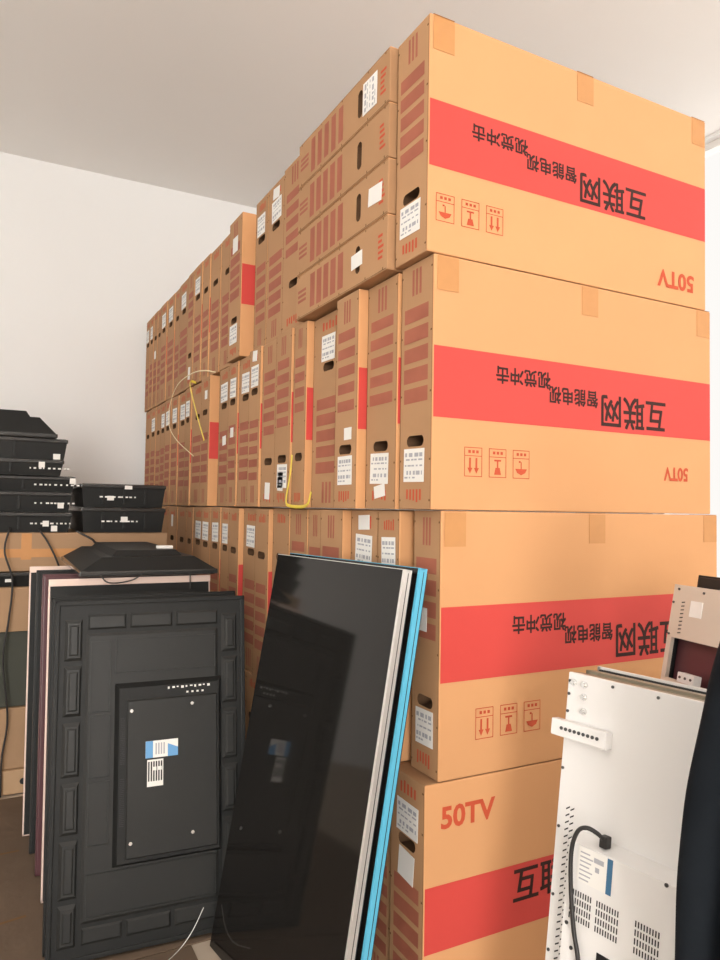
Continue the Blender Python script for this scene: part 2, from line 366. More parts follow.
# --- the big black one showing its back
def black_back():
    w, h = .661, 1.157
    t = thing('television', 'large black television leaning on end, ribbed plastic back with blue-white label facing out', 'television', (-.925, .79, .0145), lean_rot(-.07, .13), 'televisions leaning in the left pile')
    bm = bmesh.new()
    box(bm, (0, .001, 0), (w, .05, h), 0, .004)                       # body, front of it is the screen
    # raised rim
    for lo, hi in (((0, -.004, 0), (.016, .02, h)), ((w-.016, -.004, 0), (w, .02, h)), ((0, -.004, h-.016), (w, .02, h)), ((0, -.004, 0), (w, .02, .016))): box(bm, lo, hi, 0, .003)
    # ribbed blocks down both long sides
    zs = [(.045, .18), (.192, .375), (.39, .557), (.572, .752), (.768, .938), (.952, 1.095)]
    for (a, b) in zs:
        for x0, x1 in ((.03, .09), (w-.09, w-.03)):
            frustum(bm, (x0, a), (x1, b), (x0+.012, a+.012), (x1-.008, b-.014), .002, -.006, 1)
            frustum(bm, (x0+.016, a+.018), (x1-.012, b-.02), (x0+.022, a+.024), (x1-.018, b-.026), -.0055, -.009, 1)
    # blocks along the two short sides
    for (a, b) in ((.105, .235), (.245, .395), (.405, .56)):
        frustum(bm, (a, 1.055), (b, 1.11), (a+.008, 1.063), (b-.008, 1.10), .002, -.004, 1)
        frustum(bm, (a, .045), (b, .10), (a+.008, .055), (b-.008, .092), .002, -.004, 1)
    # inner field with its stepped border and three recess lines
    frustum(bm, (.1, .108), (w-.1, 1.045), (.112, .12), (w-.112, 1.033), .002, -.004, 1)
    for (x0, x1, z0, z1) in ((.118, .186, .56, .765), (.118, .186, .775, 1.015), (.118, .186, .345, .55), (.118, .55, .125, .26), (.2, .55, .90, 1.02)):
        for lo, hi in (((x0, -.008, z0), (x1, -.002, z0+.004)), ((x0, -.008, z1-.004), (x1, -.002, z1)), ((x0, -.008, z0), (x0+.004, -.002, z1)), ((x1-.004, -.008, z0), (x1, -.002, z1))): box(bm, lo, hi, 1)
    obj('back_cover', bm, [M['plastic'], M['plastic2']], t)
    b = bmesh.new(); box(b, (.008, .05, .008), (w-.008, .058, h-.008), 0, .002); obj('screen', b, M['glass'], t)
    # raised box holding the electronics
    b = bmesh.new()
    frustum(b, (.198, .268), (.57, .868), (.212, .282), (.556, .852), -.003, -.026, 0)
    frustum(b, (.236, .292), (.55, .812), (.242, .298), (.546, .806), -.025, -.032, 1)
    for i in range(26):
        for z0 in (.40, .60):
            zz = z0+i*.006
            box(b, (.217, -.0272, zz), (.232, -.0255, zz+.0025), 2)
    eb = obj('electronics_cover', b, [M['plastic'], M['plastic2'], M['dark']], t)
    for x, z in ((.254, .344), (.462, .35), (.252, .775), (.459, .783)):
        b = bmesh.new(); cyl(b, (x, -.0325, z), .006, .004, 'Y', 0); obj('screw', b, M['chrome'], eb)
    b = bmesh.new()
    for i in range(10):
        x = .375+i*.0155; box(b, (x, -.0285, .838+(i % 3)*.002), (x+.006+(i % 2)*.003, -.0262, .846), 0)
    for i in range(4): box(b, (.44+i*.018, -.0285, .82), (.447+i*.018, -.0262, .826), 0)
    obj('port_row', b, M['paper'], eb)['label'] = 'row of white port markings'
    b = bmesh.new()
    box(b, (.30, -.0335, .612), (.41, -.032, .668), 0)
    quad(b, [(.30, -.0338, .612), (.325, -.0338, .612), (.325, -.0338, .668), (.30, -.0338, .668)], 1)
    quad(b, [(.375, -.0338, .612), (.41, -.0338, .612), (.41, -.0338, .640), (.375, -.0338, .655)], 1)
    for i in range(4): quad(b, [(.333+i*.009, -.0338, .622), (.338+i*.009, -.0338, .622), (.338+i*.009, -.0338, .66), (.333+i*.009, -.0338, .66)], 2)
    obj('rating_label', b, [M['paper'], M['blue'], M['grey_ink']], eb)['label'] = 'blue and white rating label'
    b = bmesh.new(); box(b, (.306, -.0335, .518), (.36, -.032, .606), 0)
    for i in range(6): quad(b, [(.309+i*.0085, -.0338, .535), (.314+i*.0085, -.0338, .535), (.314+i*.0085, -.0338, .60), (.309+i*.0085, -.0338, .60)], 1)
    for x in (.332, .350): quad(b, [(x-.007, -.0339, .57), (x+.005, -.0339, .57), (x+.005, -.0339, .582), (x-.007, -.0339, .582)], 0)
    obj('barcode_label', b, [M['paper'], M['dark']], eb)
    return t
black_back()

# --- further ones leaning behind it, edges showing at the left
def plain_lean(label, loc, yaw, lean, w, h, th, edge, edge_th, body='plastic', group=None, tape=None):
    t = thing('television', label, 'television', loc, lean_rot(yaw, lean), group)
    b = bmesh.new(); box(b, (.006, .0, .006), (w-.006, th*.75, h-.006), 0, .004)
    frustum(b, (.05, .05), (w-.05, h-.05), (.09, .09), (w-.09, h-.09), .002, -.006, 0)
    obj('back_cover', b, M[body], t)
    b = bmesh.new()
    for lo, hi in (((0, .004, 0), (.012, .004+edge_th, h)), ((w-.012, .004, 0), (w, .004+edge_th, h)), ((0, -.004 if edge == 'pink' else .004, h-(.028 if edge == 'pink' else .014)), (w, .004+edge_th, h)), ((0, .004, 0), (w, .004+edge_th, .014))): box(b, lo, hi, 0, .002)
    obj('bezel', b, M[edge], t)
    b = bmesh.new(); box(b, (.01, th*.75, .01), (w-.01, th, h-.01), 0, .002); obj('screen', b, M['glass'], t)
    return t
GL = 'televisions leaning in the left pile'
plain_lean('black-framed television directly behind the large ribbed black one', (-.926, .862, .0115), -.02, .12, .665, 1.166, .044, 'plastic', .03, group=GL)
plain_lean('leaning television with pale pink top edge, in the left pile', (-.908, 1.21, .0115), 0, .1, .645, 1.195, .038, 'pink', .02, 'plastic', group=GL)
plain_lean('maroon-edged leaning television, left of the pink-edged one', (-.915, 1.43, .0115), 0, .1, .65, 1.196, .038, 'maroon', .024, 'maroon', group=GL)
plain_lean('grey-edged leaning television between the maroon-edged and rearmost ones', (-.925, 1.64, .0115), 0, .1, .65, 1.196, .036, 'plastic2', .02, group=GL)
plain_lean('rearmost leaning television of the left pile, whitish top edge', (-.943, 1.83, .0115), 0, .1, .65, 1.197, .036, 'pink', .014, group=GL)

# --- two with the glass outwards, leaning on the carton row
def glass_lean(label, loc, yaw, lean, w, h, edge, group):
    t = thing('television', label, 'television', loc, lean_rot(yaw, lean), group)
    b = bmesh.new(); box(b, (.002, 0, .002), (w-.002, .009, h-.002), 0, .001); obj('screen', b, M['glass'], t)
    b = bmesh.new()
    for lo, hi in (((0, .003, 0), (.007, .026, h)), ((w-.010, -.002, 0), (w, .026, h)), ((0, .001, h-.006), (w, .02, h)), ((0, .003, 0), (w, .026, .007))): box(b, lo, hi, 0, .001)
    for x in (-.0006, w-.0004): box(b, (x, .012, .01), (x+.001, .0142, h-.01), 1)
    o = obj('metal_frame', b, [M[edge], M['dark']], t)
    o['label'] = 'bright silver metal frame' if edge == 'silver' else 'metal frame under cyan film'
    b = bmesh.new(); box(b, (.012, .02, .012), (w-.012, .040, h-.012), 0, .002); frustum(b, (.15, .15), (w-.15, .8), (.18, .18), (w-.18, .77), .039, .043, 0); obj('back_cover', b, M['dark'], t)
    return t
GS = 'televisions leaning on the carton row'
glass_lean('large glossy black television screen with silver edge, leaning on the carton row', (-.419, .691, .008), -1.424,   .176, .728, 1.342, 'silver', GS)
glass_lean('television with bright cyan film edge behind the glossy screen', (-.371, .694, .008), -1.424, .176, .735, 1.345, 'cyan', GS)

# --- the white one at the right
def white_back():
    w, h = .60, 1.12
    t = thing('television', 'white metal television back with vents and black power cable, leaning at right', 'television', (-.041, -.472, .009), lean_rot(-1.41, .13), 'televisions leaning at the right')
    b = bmesh.new(); box(b, (0, 0, 0), (w, .012, h), 0, .003)
    for i in range(34):                                                 # slanted vent slots
        for x0 in (.024, .036):
            z = .30+i*.0155
            quad(b, [(x0, -.0006, z), (x0+.010, -.0006, z+.007), (x0+.010, -.0006, z+.0105), (x0, -.0006, z+.0035)], 1)
    obj('back_panel', b, [M['white_metal'], M['dark']], t)
    b = bmesh.new(); box(b, (.001, .012, .001), (w-.001, .046, h-.001), 0, .002); obj('side_frame', b, M['steel_edge'], t)
    b = bmesh.new(); box(b, (.004, .046, .004), (w-.004, .054, h-.004), 0, .001); obj('screen', b, M['glass'], t)
    for x, z in ((.006, 1.10), (.12, 1.108), (.23, 1.108), (.006, 1.07), (.006, 1.03), (.006, .9), (.008, .77), (.008, .62), (.008, .5), (.34, 1.108)):
        q = bmesh.new(); cyl(q, (x, -.001, z), .0035, .003, 'Y', 0, 10); obj('screw', q, M['screw'], t)
    for x, z in ((.018, 1.098), (.047, 1.098), (.048, 1.07), (.05, 1.038)):
        q = bmesh.new(); cyl(q, (x, -.002, z), .0075, .004, 'Y', 0, 12); cyl(q, (x, -.007, z), .0045, .008, 'Y', 0, 10); obj('standoff', q, M['chrome'], t)
    q = bmesh.new(); box(q, (-.02, -.024, .972), (.128, .0, 1.010), 0, .003)
    q2 = [(.01+.012*i) for i in range(9)]
    bk = obj('wall_bracket', q, M['white_metal'], t)
    q = bmesh.new()
    for x in q2: cyl(q, (x, -.0245, .992), .0042, .003, 'Y', 0, 8)
    obj('hole_row', q, M['screw'], bk)
    # raised cover of the electronics
    q = bmesh.new()
    frustum(q, (.068, .06), (.47, .782), (.071, .064), (.466, .768), .001, -.046, 0)
    for (x0, z0) in ((.085, .612), (.15, .612), (.24, .612), (.33, .612)):
        for i in range(9):
            for j in range(4):
                xx, zz = x0+i*.0062, z0+j*.0165
                quad(q, [(xx, -.0466, zz), (xx+.003, -.0466, zz), (xx+.003, -.0466, zz+.012), (xx, -.0466, zz+.012)], 1)
    ec = obj('electronics_cover', q, [M['white_metal'], M['dark']], t)
    for x, z in ((.08, .762), (.082, .6), (.098, .555), (.3, .765)):
        p = bmesh.new(); cyl(p, (x, -.047, z), .004, .003, 'Y', 0, 10); obj('screw', p, M['screw'], ec)
    q = bmesh.new(); box(q, (.098, -.048, .695), (.183, -.0464, .766), 0)
    quad(q, [(.170, -.0484, .695), (.183, -.0484, .695), (.183, -.0484, .766), (.170, -.0484, .766)], 1)
    for i in range(7): quad(q, [(.104, -.0484, .70+i*.009), (.128+.004*(i % 3), -.0484, .70+i*.009), (.128+.004*(i % 3), -.0484, .703+i*.009), (.104, -.0484, .703+i*.009)], 2)
    for (a, c, d, e) in ((.138, .745, .162, .755), (.142, .727, .152, .737)): quad(q, [(a, -.0484, c), (d, -.0484, c), (d, -.0484, e), (a, -.0484, e)], 2)
    obj('rating_label', q, [M['paper'], M['teal'], M['grey_ink']], ec)['label'] = 'white rating label with dark blue edge'
    q = bmesh.new(); box(q, (.16, -.048, .50), (.225, -.0458, .575), 0)
    for i in range(5):
        for j in range(2): box(q, (.166+i*.011, -.050, .52+j*.024), (.173+i*.011, -.0478, .535+j*.024), 1)
    obj('port_panel', q, [M['dark'], M['screw']], ec)
    c = tube('power_cable', [(.146, -.030, .792), (.138, -.048, .806), (.122, -.062, .812), (.104, -.066, .798), (.093, -.066, .755), (.096, -.062, .68), (.110, -.060, .60), (.128, -.058, .53), (.14, -.058, .40), (.16, -.06, .2), (.18, -.062, .02)], .0048, M['cable'], t)
    q = bmesh.new(); box(q, (.138, -.036, .775), (.156, -.016, .800), 0, .003); obj('plug', q, M['cable'], c)
    return t
white_back()

# --- the beige panel behind it, and a dark one behind that
def beige_panel():
    w, h = .56, 1.318
    t = thing('television', 'beige metal television back with dark opening, behind the white television', 'television', (.336, -.322, .008), lean_rot(-1.737, .19), 'televisions leaning at the right')
    b = bmesh.new()
    X0, X1, Zb, Zt = .016, .40, 1.062, 1.172
    for lo, hi in (((0, 0, Zt), (w, .012, h)), ((0, 0, 0), (w, .012, Zb)), ((0, 0, Zb), (X0, .012, Zt)), ((X1, 0, Zb), (w, .012, Zt))): box(b, lo, hi, 0)
    for i in range(9):
        z = 1.185+i*.0105
        quad(b, [(.036, -.0006, z), (.048, -.0006, z+.002), (.048, -.0006, z+.005), (.036, -.0006, z+.003)], 1)
    obj('back_panel', b, [M['beige_metal'], M['dark']], t)
    b = bmesh.new(); box(b, (X0-.004, .03, Zb-.01), (X1+.004, .034, Zt+.01), 0); obj('inner_panel', b, M['maroon'], t)
    b = bmesh.new(); box(b, (-.004, .012, .0), (w, .046, h-.004), 0, .002) if False else None
    for lo, hi in (((0, .012, 0), (.008, .05, h)), ((w-.008, .012, 0), (w, .05, h)), ((0, .012, h-.008), (w, .05, h)), ((0, .012, 0), (w, .05, .008))): box(b, lo, hi, 0)
    box(b, (-.012, .03, 0), (-.001, .05, h-.02), 1, .001)
    obj('side_frame', b, [M['dark'], M['pink']], t)
    b = bmesh.new(); box(b, (.008, .04, .008), (w-.008, .05, h-.008), 0); obj('screen', b, M['glass'], t)
    for x, z in ((.02, h-.012), (.11, h-.014), (.006, h-.05), (.006, 1.18), (.2, h-.014)):
        q = bmesh.new(); cyl(q, (x, -.001, z), .0035, .003, 'Y', 0, 10); obj('screw', q, M['screw'], t)
    q = bmesh.new(); box(q, (.07, -.0022, 1.236), (.112, -.0004, 1.279), 0); obj('paper_sticker', q, M['paper'], t, rot=(0, 0, 0))
    q = bmesh.new(); box(q, (.082, -.022, 1.062), (.14, .004, 1.088), 0, .002); k = obj('connector_bracket', q, M['white_metal'], t)
    for x in (.092, .111, .130):
        q = bmesh.new(); cyl(q, (x, -.0225, 1.075), .0035, .003, 'Y', 0, 8); obj('screw', q, M['screw'], k)
    return t
beige_panel()
plain_lean('thin olive-edged television sandwiched directly behind the white one', (.020, -.463, .008), -1.41, .13, .60, 1.118, .04, 'steel_edge', .03, 'steel_edge', group='televisions leaning at the right')
plain_lean('pale-edged television between the olive-edged one and the beige panel', (.066, -.455, .008), -1.41, .13, .60, 1.121, .04, 'white_metal', .012, 'dark', group='televisions leaning at the right')
plain_lean('dark television edge just showing behind the beige panel', (.394, -.345, .008), -1.737, .19, .56, 1.345, .05, 'dark', .03, 'dark', group='televisions leaning at the right')

# --- televisions lying flat
def flat_tv(label, loc, rotz, w, d, h, up, group, ports=True, stickers=(), taper=.06, bulge=False):
    """lying television; up=True shows the back cover on top, else the glass is on top and the cover tapers below"""
    t = thing('television', label, 'television', loc, (0, 0, rotz), group)
    pt = .022
    z0, z1 = (0, pt) if up else (h-pt, h)
    b = bmesh.new(); box(b, (0, 0, z0), (w, d, z1), 0, .006); obj('bezel', b, M['gloss'], t)
    b = bmesh.new()
    if up:
        box(b, (.012, .012, -.002), (w-.012, d-.012, .001), 0)
    else:
        box(b, (.012, .012, h-.001), (w-.012, d-.012, h+.002), 0)
    obj('screen', b, M['glass'], t)
    b = bmesh.new()
    if up:
        frustum(b, (.008, .008), (w-.008, d-.008), (taper*1.5, taper), (w-taper*1.5, d-taper), pt, h*.75, 0, axis=2)
        frustum(b, (taper*2.2, taper*1.6), (w-taper*2.2, d-taper*1.6), (taper*2.6, taper*2), (w-taper*2.6, d-taper*2), h*.74, h, 0, axis=2)
    else:
        frustum(b, (taper*.3, .02), (w-taper*.3, d-.05), (.006, .006), (w-.006, d-.006), 0, h-pt, 0, axis=2)
        # moulded ribs on the long side
        for i in range(3):
            x = w*(.25+.25*i); box(b, (x-.006, .004, h*.15), (x+.006, .03, h*.8), 0, .002)
    cv = obj('back_cover', b, M['plastic'], t)
    if ports:
        q = bmesh.new(); rr = random.Random(int(w*1000+h*777))
        x = w*ports
        for i in range(9):
            x += rr.uniform(.016, .03); zc = h*.45; yy = .006 if not up else .02
            box(q, (x, yy-.006, zc-.004), (x+rr.uniform(.006, .016), yy+.012, zc+.004), 0)
        obj('port_row', q, M['paper'], cv)['label'] = 'row of white ports'
    for (sx, sz, sw, sh) in stickers:
        q = bmesh.new()
        if up: box(q, (w*sx, d*sz, h+.0004), (w*sx+sw, d*sz+sh, h+.014), 0, .003)
        else: box(q, (w*sx, -.0015, h*sz), (w*sx+sw, .01, h*sz+sh), 0)
        obj('paper_sticker', q, M['paper'], cv)
    return t
GF = 'televisions lying flat on the stacked cartons'
zc = [1.345, 1.452, 1.562, 1.648, 1.735, 1.852]
hs = [.104, .107, .083, .084, .112, .150]
rx = [-.715, -.715, -.700, -.765, -.745, -.80]
des = ['bottom television of the left flat pile, resting on the carton', 'second television from the bottom of the left flat pile', 'third television from the bottom of the left flat pile, level with the wall gap',
       'fourth television from the bottom of the left flat pile, white ports', 'second television from the top of the left flat pile, white sticker below', 'topmost black television of the left flat pile']
stk = [((.86, .30, .03, .03), (.9, .05, .03, .03)), ((.93, .2, .03, .03),), ((.97, .55, .03, .03),), ((.88, .5, .03, .03),), ((.93, .02, .035, .03),), ()]
for i in range(6):
    flat_tv(des[i], (rx[i]-1.05, 2.42+.02*(i % 3), zc[i]), [0, .01, -.01, 0, .015, -.02][i], 1.05, .62, hs[i], i == 5, GF, ports=[.78, .80, .78, .82, 0, 0][i], stickers=stk[i])
flat_tv('lower television of the right flat pile, white sticker at its middle', (-.675, 2.40, 1.345), .0, .455, .75, .135, False, GF, ports=.2, stickers=((.46, .42, .035, .03),))
flat_tv('upper television of the right flat pile, against the wall', (-.675, 2.43, 1.483), .0, .46, .75, .128, False, GF, ports=.18, stickers=((.30, .3, .035, .025), (.5, .8, .04, .02)))
flat_tv('black television lying flat across the tops of the left leaning pile', (-.80, 1.30, 1.2085), -.02, .56, .95, .098, True, GL, ports=0, stickers=((.60, .20, .07, .03),), taper=.06)

# --- what carries the flat pile
def plain_carton(label, lo, hi, m, tape=False, hole=False):
    t = thing('carton', label, 'cardboard box', (lo[0], lo[1], lo[2]))
    s = [hi[i]-lo[i] for i in range(3)]
    b = bmesh.new(); box(b, (0, 0, 0), s, 0, .006); obj('carton_body', b, m, t)
    if tape:
        b = bmesh.new(); box(b, (0.01, -.001, s[2]*.36), (s[0]-.01, .0005, s[2]*.58), 0); obj('tape_strip', b, M['tape'], t)
        b = bmesh.new(); box(b, (s[0]*.53, -.0016, s[2]*.3), (s[0]*.53+.05, -.0008, s[2]-.004), 0); obj('tape_strip', b, M['tape'], t)
    if hole:
        b = bmesh.new(); cyl(b, (s[0]*.72, -.0006, s[2]*.5), .016, .002, 'Y', 0, 14); obj('round_hole', b, M['dark'], t)
    return t
plain_carton('low flat brown carton with round hole at the floor, bottom of the left stack', (-1.86, 2.38, .007), (-.55, 3.1, .128), M['wood'], hole=True)
plain_carton('brown carton low in the left stack, under the dark green one', (-1.84, 2.40, .13), (-.5, 3.1, .44), M['old'])
plain_carton('dark green carton in the middle of the left stack', (-1.82, 2.42, .442), (-.5, 3.08, .83), M['green_box'])
plain_carton('brown carton above the dark green one in the left stack', (-1.8, 2.40, .832), (-.48, 3.08, 1.06), M['old'])
flat_tv('black television lying flat between two brown cartons of the left stack', (-1.8, 2.41, 1.062), 0, 1.28, .68, .074, False, 'televisions lying in the left stack', ports=0, stickers=((.60, .35, .03, .015),))
plain_carton('brown taped carton directly beneath the flat-lying televisions', (-1.82, 2.43, 1.14), (-.2, 3.1, 1.343), M['old'], tape=True)
tag(tube('cable', [(-1.02, 2.40, 1.37), (-1.04, 2.37, 1.25), (-1.0, 2.36, 1.10), (-1.01, 2.36, .9), (-1.03, 2.36, .7), (-1.0, 2.36, .4), (-1.02, 2.36, .2), (-1.02, 2.35, .012)], .005, M['cable']), 'thin dark cable hanging down at the left edge over the cartons', 'cable')
tag(tube('cable', [(-.88, 2.41, 1.36), (-.84, 2.38, 1.30), (-.80, 2.37, 1.22), (-.77, 2.37, 1.14)], .005, M['cable']), 'dark cable drooping from the left flat pile behind the leaning televisions', 'cable')
tag(tube('cable', [(-.70, 2.39, 1.355), (-.62, 2.37, 1.31), (-.60, 2.37, 1.29), (-.54, 2.31, 1.25), (-.52, 2.268, 1.24)], .006, M['cable']), 'short dark cable under the lower right flat television', 'cable')
tag(tube('cable', [(-.72, 1.293, 1.215), (-.70, 1.27, 1.19), (-.66, 1.265, 1.185), (-.60, 1.27, 1.195), (-.56, 1.29, 1.215)], .003, M['cable']), 'twisted black cable under the front edge of the flat television', 'cable')
tag(tube('cable', [(-.36, 1.295, 1.215), (-.365, 1.27, 1.18), (-.365, 1.265, 1.15)], .0025, M['cable']), 'short black cable end hanging under the flat television at right', 'cable')
tag(tube('cable', [(-.435, .712, .13), (-.47, .706, .07), (-.505, .70, .03), (-.54, .69, .009), (-.58, .66, .008)], .0013, M['silver']), 'thin pale cable beside the foot of the ribbed black television', 'cable')

b = bmesh.new(); box(b, (-2.2, .735, 0), (-.24, 2.34, .0055), 0, .002)
b2 = bmesh.new(); box(b2, (-2.2, -.5, 0), (-.47, .728, .0055), 0, .002)
tag(obj('cardboard_sheet', b2, M['sheet']), 'brown cardboard sheet on the floor in front of the ribbed black television', 'cardboard sheet')
sheet = tag(obj('cardboard_sheet', b, M['sheet']), 'flattened brown cardboard sheet on the floor under the left leaning televisions', 'cardboard sheet')
for (pts) in ([(-1.9, 1.62), (-1.25, 1.70), (-.96, 1.71)], [(-2.1, 1.05), (-1.3, 1.10), (-.96, 1.16)]):
    b = bmesh.new()
    for (xa, ya), (xb, yb) in zip(pts, pts[1:]): quad(b, [(xa, ya-.007, .0066), (xb, yb-.007, .0066), (xb, yb+.007, .0066), (xa, ya+.007, .0066)])
    obj('crease', b, M['seam'], sheet)
# ------------------------------------------------------------------ person at the right edge
def skin_mesh(name, verts, edges, m, parent, sub=2, root=0):
    me = bpy.data.meshes.new(name); me.from_pydata([v[:3] for v in verts], edges, [])
    o = bpy.data.objects.new(name, me); COL.objects.link(o); o.parent = parent
    md = o.modifiers.new('Skin', 'SKIN'); md.use_smooth_shade = True
    for i, v in enumerate(verts):
        r = v[3]; sv = me.skin_vertices[0].data[i]
        sv.radius = r if isinstance(r, tuple) else (r, r); sv.use_root = (i == root)
    if sub:
        s = o.modifiers.new('Sub', 'SUBSURF'); s.levels = sub; s.render_levels = sub
    dg = bpy.context.evaluated_depsgraph_get()
    me2 = bpy.data.meshes.new_from_object(o.evaluated_get(dg)); o.modifiers.clear(); o.data = me2
    me2.materials.clear(); me2.materials.append(m)
    for p in me2.polygons: p.use_smooth = True
    return o
def chain(V, Ed, pts, start=None):
    prev = start
    for p in pts:
        V.append(p); i = len(V)-1
        if prev is not None: Ed.append((prev, i))
        prev = i
    return prev
def person():
    # local frame: faces +y, right arm at +x; 1.62 m tall
    t = thing('person', 'person in a dark navy jacket standing at the right edge, arm hanging down', 'person', PERSON_LOC, (0, 0, PERSON_YAW))
    V, Ed = [], []
    V.append((0, 0, .86, (.13, .095)))                                       # pelvis
    ch = chain(V, Ed, [(0, 0, 1.0, (.115, .085)), (0, -.005, 1.14, (.125, .09)), (0, -.01, 1.27, (.13, .09)), (0, -.01, 1.345, (.085, .06)), (0, 0, 1.39, .045), (0, .012, 1.44, .047)], 0)
    shoulder = 3
    hands = []
    for s in (1, -1):
        hip = chain(V, Ed, [(s*.085, 0, .80, .078), (s*.09, .005, .62, .066), (s*.09, .01, .45, .05), (s*.09, -.005, .28, .047), (s*.09, -.015, .09, .033), (s*.095, .0, .052, .028), (s*.10, .09, .036, .026), (s*.105, .14, .03, .02)], 0)
        if s == 1: A = [(.140, -.01, 1.295, .05), (.168, -.015, 1.17, .041), (.206, -.02, 1.02, .035), (.216, .0, .86, .031), (.219, .012, .715, .023)]
        else: A = [(-.165, -.01, 1.335, .05), (-.19, -.015, 1.20, .041), (-.205, -.02, 1.06, .035), (-.215, .0, .93, .031), (-.22, .015, .835, .023)]
        w = chain(V, Ed, A, shoulder)
        wx, wy, wz, _ = V[w]
        palm = chain(V, Ed, [(wx+s*.004, wy+.005, wz-.045, (.018, .03)), (wx+s*.004, wy+.01, wz-.08, (.015, .034))], w)
        for k, (dy, L) in enumerate(((.028, .062), (.010, .072), (-.009, .066), (-.026, .052))):
            px, py, pz = wx+s*.004, wy+.01+dy, wz-.088
            chain(V, Ed, [(px, py, pz-.012, .0088), (px-s*.004, py+.001, pz-.012-L*.45, .0083), (px-s*.014, py+.002, pz-.012-L*.75, .0078), (px-s*.024, py+.002, pz-.012-L*.95, .0068)], palm)
        chain(V, Ed, [(wx, wy+.032, wz-.045, .0105), (wx-s*.006, wy+.048, wz-.072, .0095), (wx-s*.012, wy+.053, wz-.098, .008)], palm-1)
    body = skin_mesh('body', V, Ed, M['skin'], t, 2)
    # head with a shaped face, joined into the body mesh
    bm = bmesh.new(); bm.from_mesh(body.data)
    n0 = len(bm.verts)
    g = bmesh.ops.create_uvsphere(bm, u_segments=32, v_segments=24, radius=1)
    HC = Vector((0, .022, 1.515))
    for v in g['verts']:
        c = v.co.copy()
        x, yy, z = c.x*.074, c.y*.094, c.z*.112
        if z < 0:
            k = 1-.35*(-c.z)**1.5; x *= k; yy = yy*k + .014*(-c.z)
        if c.y > 0:
            yy += .020*math.exp(-((c.x)/.16)**2-((c.z+.16)/.20)**2)          # nose
            yy += .006*math.exp(-((c.x)/.34)**2-((c.z+.52)/.10)**2)          # mouth
            yy -= .008*math.exp(-((abs(c.x)-.40)/.18)**2-((c.z-.06)/.12)**2) # eye sockets
            yy += .005*math.exp(-((c.x)/.3)**2-((c.z+.88)/.16)**2)           # chin
        v.co = HC+Vector((x, yy, z))
    for s in (1, -1):
        g = bmesh.ops.create_uvsphere(bm, u_segments=12, v_segments=8, radius=1)
        for v in g['verts']: v.co = HC+Vector((s*.076+v.co.x*.010, -.004+v.co.y*.018, -.004+v.co.z*.031))
    for f in bm.faces: f.smooth = True
    bm.to_mesh(body.data); bm.free()
    for s in (1, -1):
        b = bmesh.new(); g = bmesh.ops.create_uvsphere(b, u_segments=14, v_segments=10, radius=.0125)
        for v in g['verts']: v.co = HC+Vector((s*.030, .078, .006))+Vector((v.co.x, v.co.y*.7, v.co.z*.6))
        e = obj('eye', b, M['eye'], t, True)
        b = bmesh.new(); cyl(b, HC+Vector((s*.030, .0865, .006)), .005, .002, 'Y', 0, 14); obj('iris', b, M['iris'], e)
        b = bmesh.new(); box(b, HC+Vector((s*.030-.017, .083, .024)), HC+Vector((s*.030+.017, .090, .029)), 0, .002); obj('eyebrow', b, M['hair'], t)
    b = bmesh.new(); g = bmesh.ops.create_uvsphere(b, u_segments=14, v_segments=8, radius=1)
    for v in g['verts']: v.co = HC+Vector((v.co.x*.022, .096+v.co.y*.007, -.058+v.co.z*.007))
    obj('mouth', b, M['lip'], t, True)
    b = bmesh.new(); g = bmesh.ops.create_uvsphere(b, u_segments=32, v_segments=20, radius=1)
    dl = []
    for v in g['verts']:
        c = v.co.copy(); v.co = HC+Vector((c.x*.084, c.y*.102-.004, c.z*.121+.004))
        if (c.y > .15 and c.z < .52) or c.z < -.62: dl.append(v)
    bmesh.ops.delete(b, geom=dl, context='VERTS'); obj('hair', b, M['hair'], t, True)
    # jacket
    V, Ed = [], []
    V.append((0, 0, .64, (.195, .155)))
    chain(V, Ed, [(0, 0, .76, (.182, .142)), (0, 0, .92, (.158, .122)), (0, -.004, 1.06, (.15, .115)), (0, -.008, 1.20, (.155, .112)), (0, -.01, 1.30, (.14, .095)), (0, -.006, 1.365, (.075, .066)), (0, -.002, 1.40, (.066, .06))], 0)
    for s in (1, -1):
        if s == 1: A = [(.138, -.012, 1.285, .060), (.168, -.016, 1.17, .052), (.207, -.02, 1.02, .047), (.217, .0, .88, .042), (.220, .012, .70, .037)]
        else: A = [(-.170, -.012, 1.325, .064), (-.193, -.016, 1.20, .054), (-.206, -.02, 1.06, .048), (-.216, .0, .93, .044), (-.221, .014, .83, .041)]
        chain(V, Ed, A, 5)
    jk = skin_mesh('jacket', V, Ed, M['jacket'], t, 2)
    b = bmesh.new(); box(b, (-.004, .100, .74), (.004, .112, 1.28), 0, .001); obj('zip', b, M['screw'], jk)
    V, Ed = [], []
    V.append((0, 0, .84, (.125, .095)))
    for s in (1, -1):
        chain(V, Ed, [(s*.085, 0, .77, .080), (s*.09, .004, .62, .074), (s*.092, .008, .45, .066), (s*.092, -.002, .28, .062), (s*.092, -.01, .06, .060)], 0)
    skin_mesh('trousers', V, Ed, M['trousers'], t, 2)
    for s in (1, -1):
        V, Ed = [], []
        chain(V, Ed, [(s*.094, -.045, .055, .052), (s*.096, .02, .06, .056), (s*.101, .10, .05, .052), (s*.106, .175, .04, .042)])
        sh = skin_mesh('shoe', V, Ed, M['shoe'], t, 2)
        b = bmesh.new(); box(b, (s*.1-.042, -.08, .0), (s*.1+.042, .165, .018), 0, .008); obj('sole', b, M['sole'], sh)
PERSON_LOC = (-.026, -1.146, 0); PERSON_YAW = PI/2+.2
person()

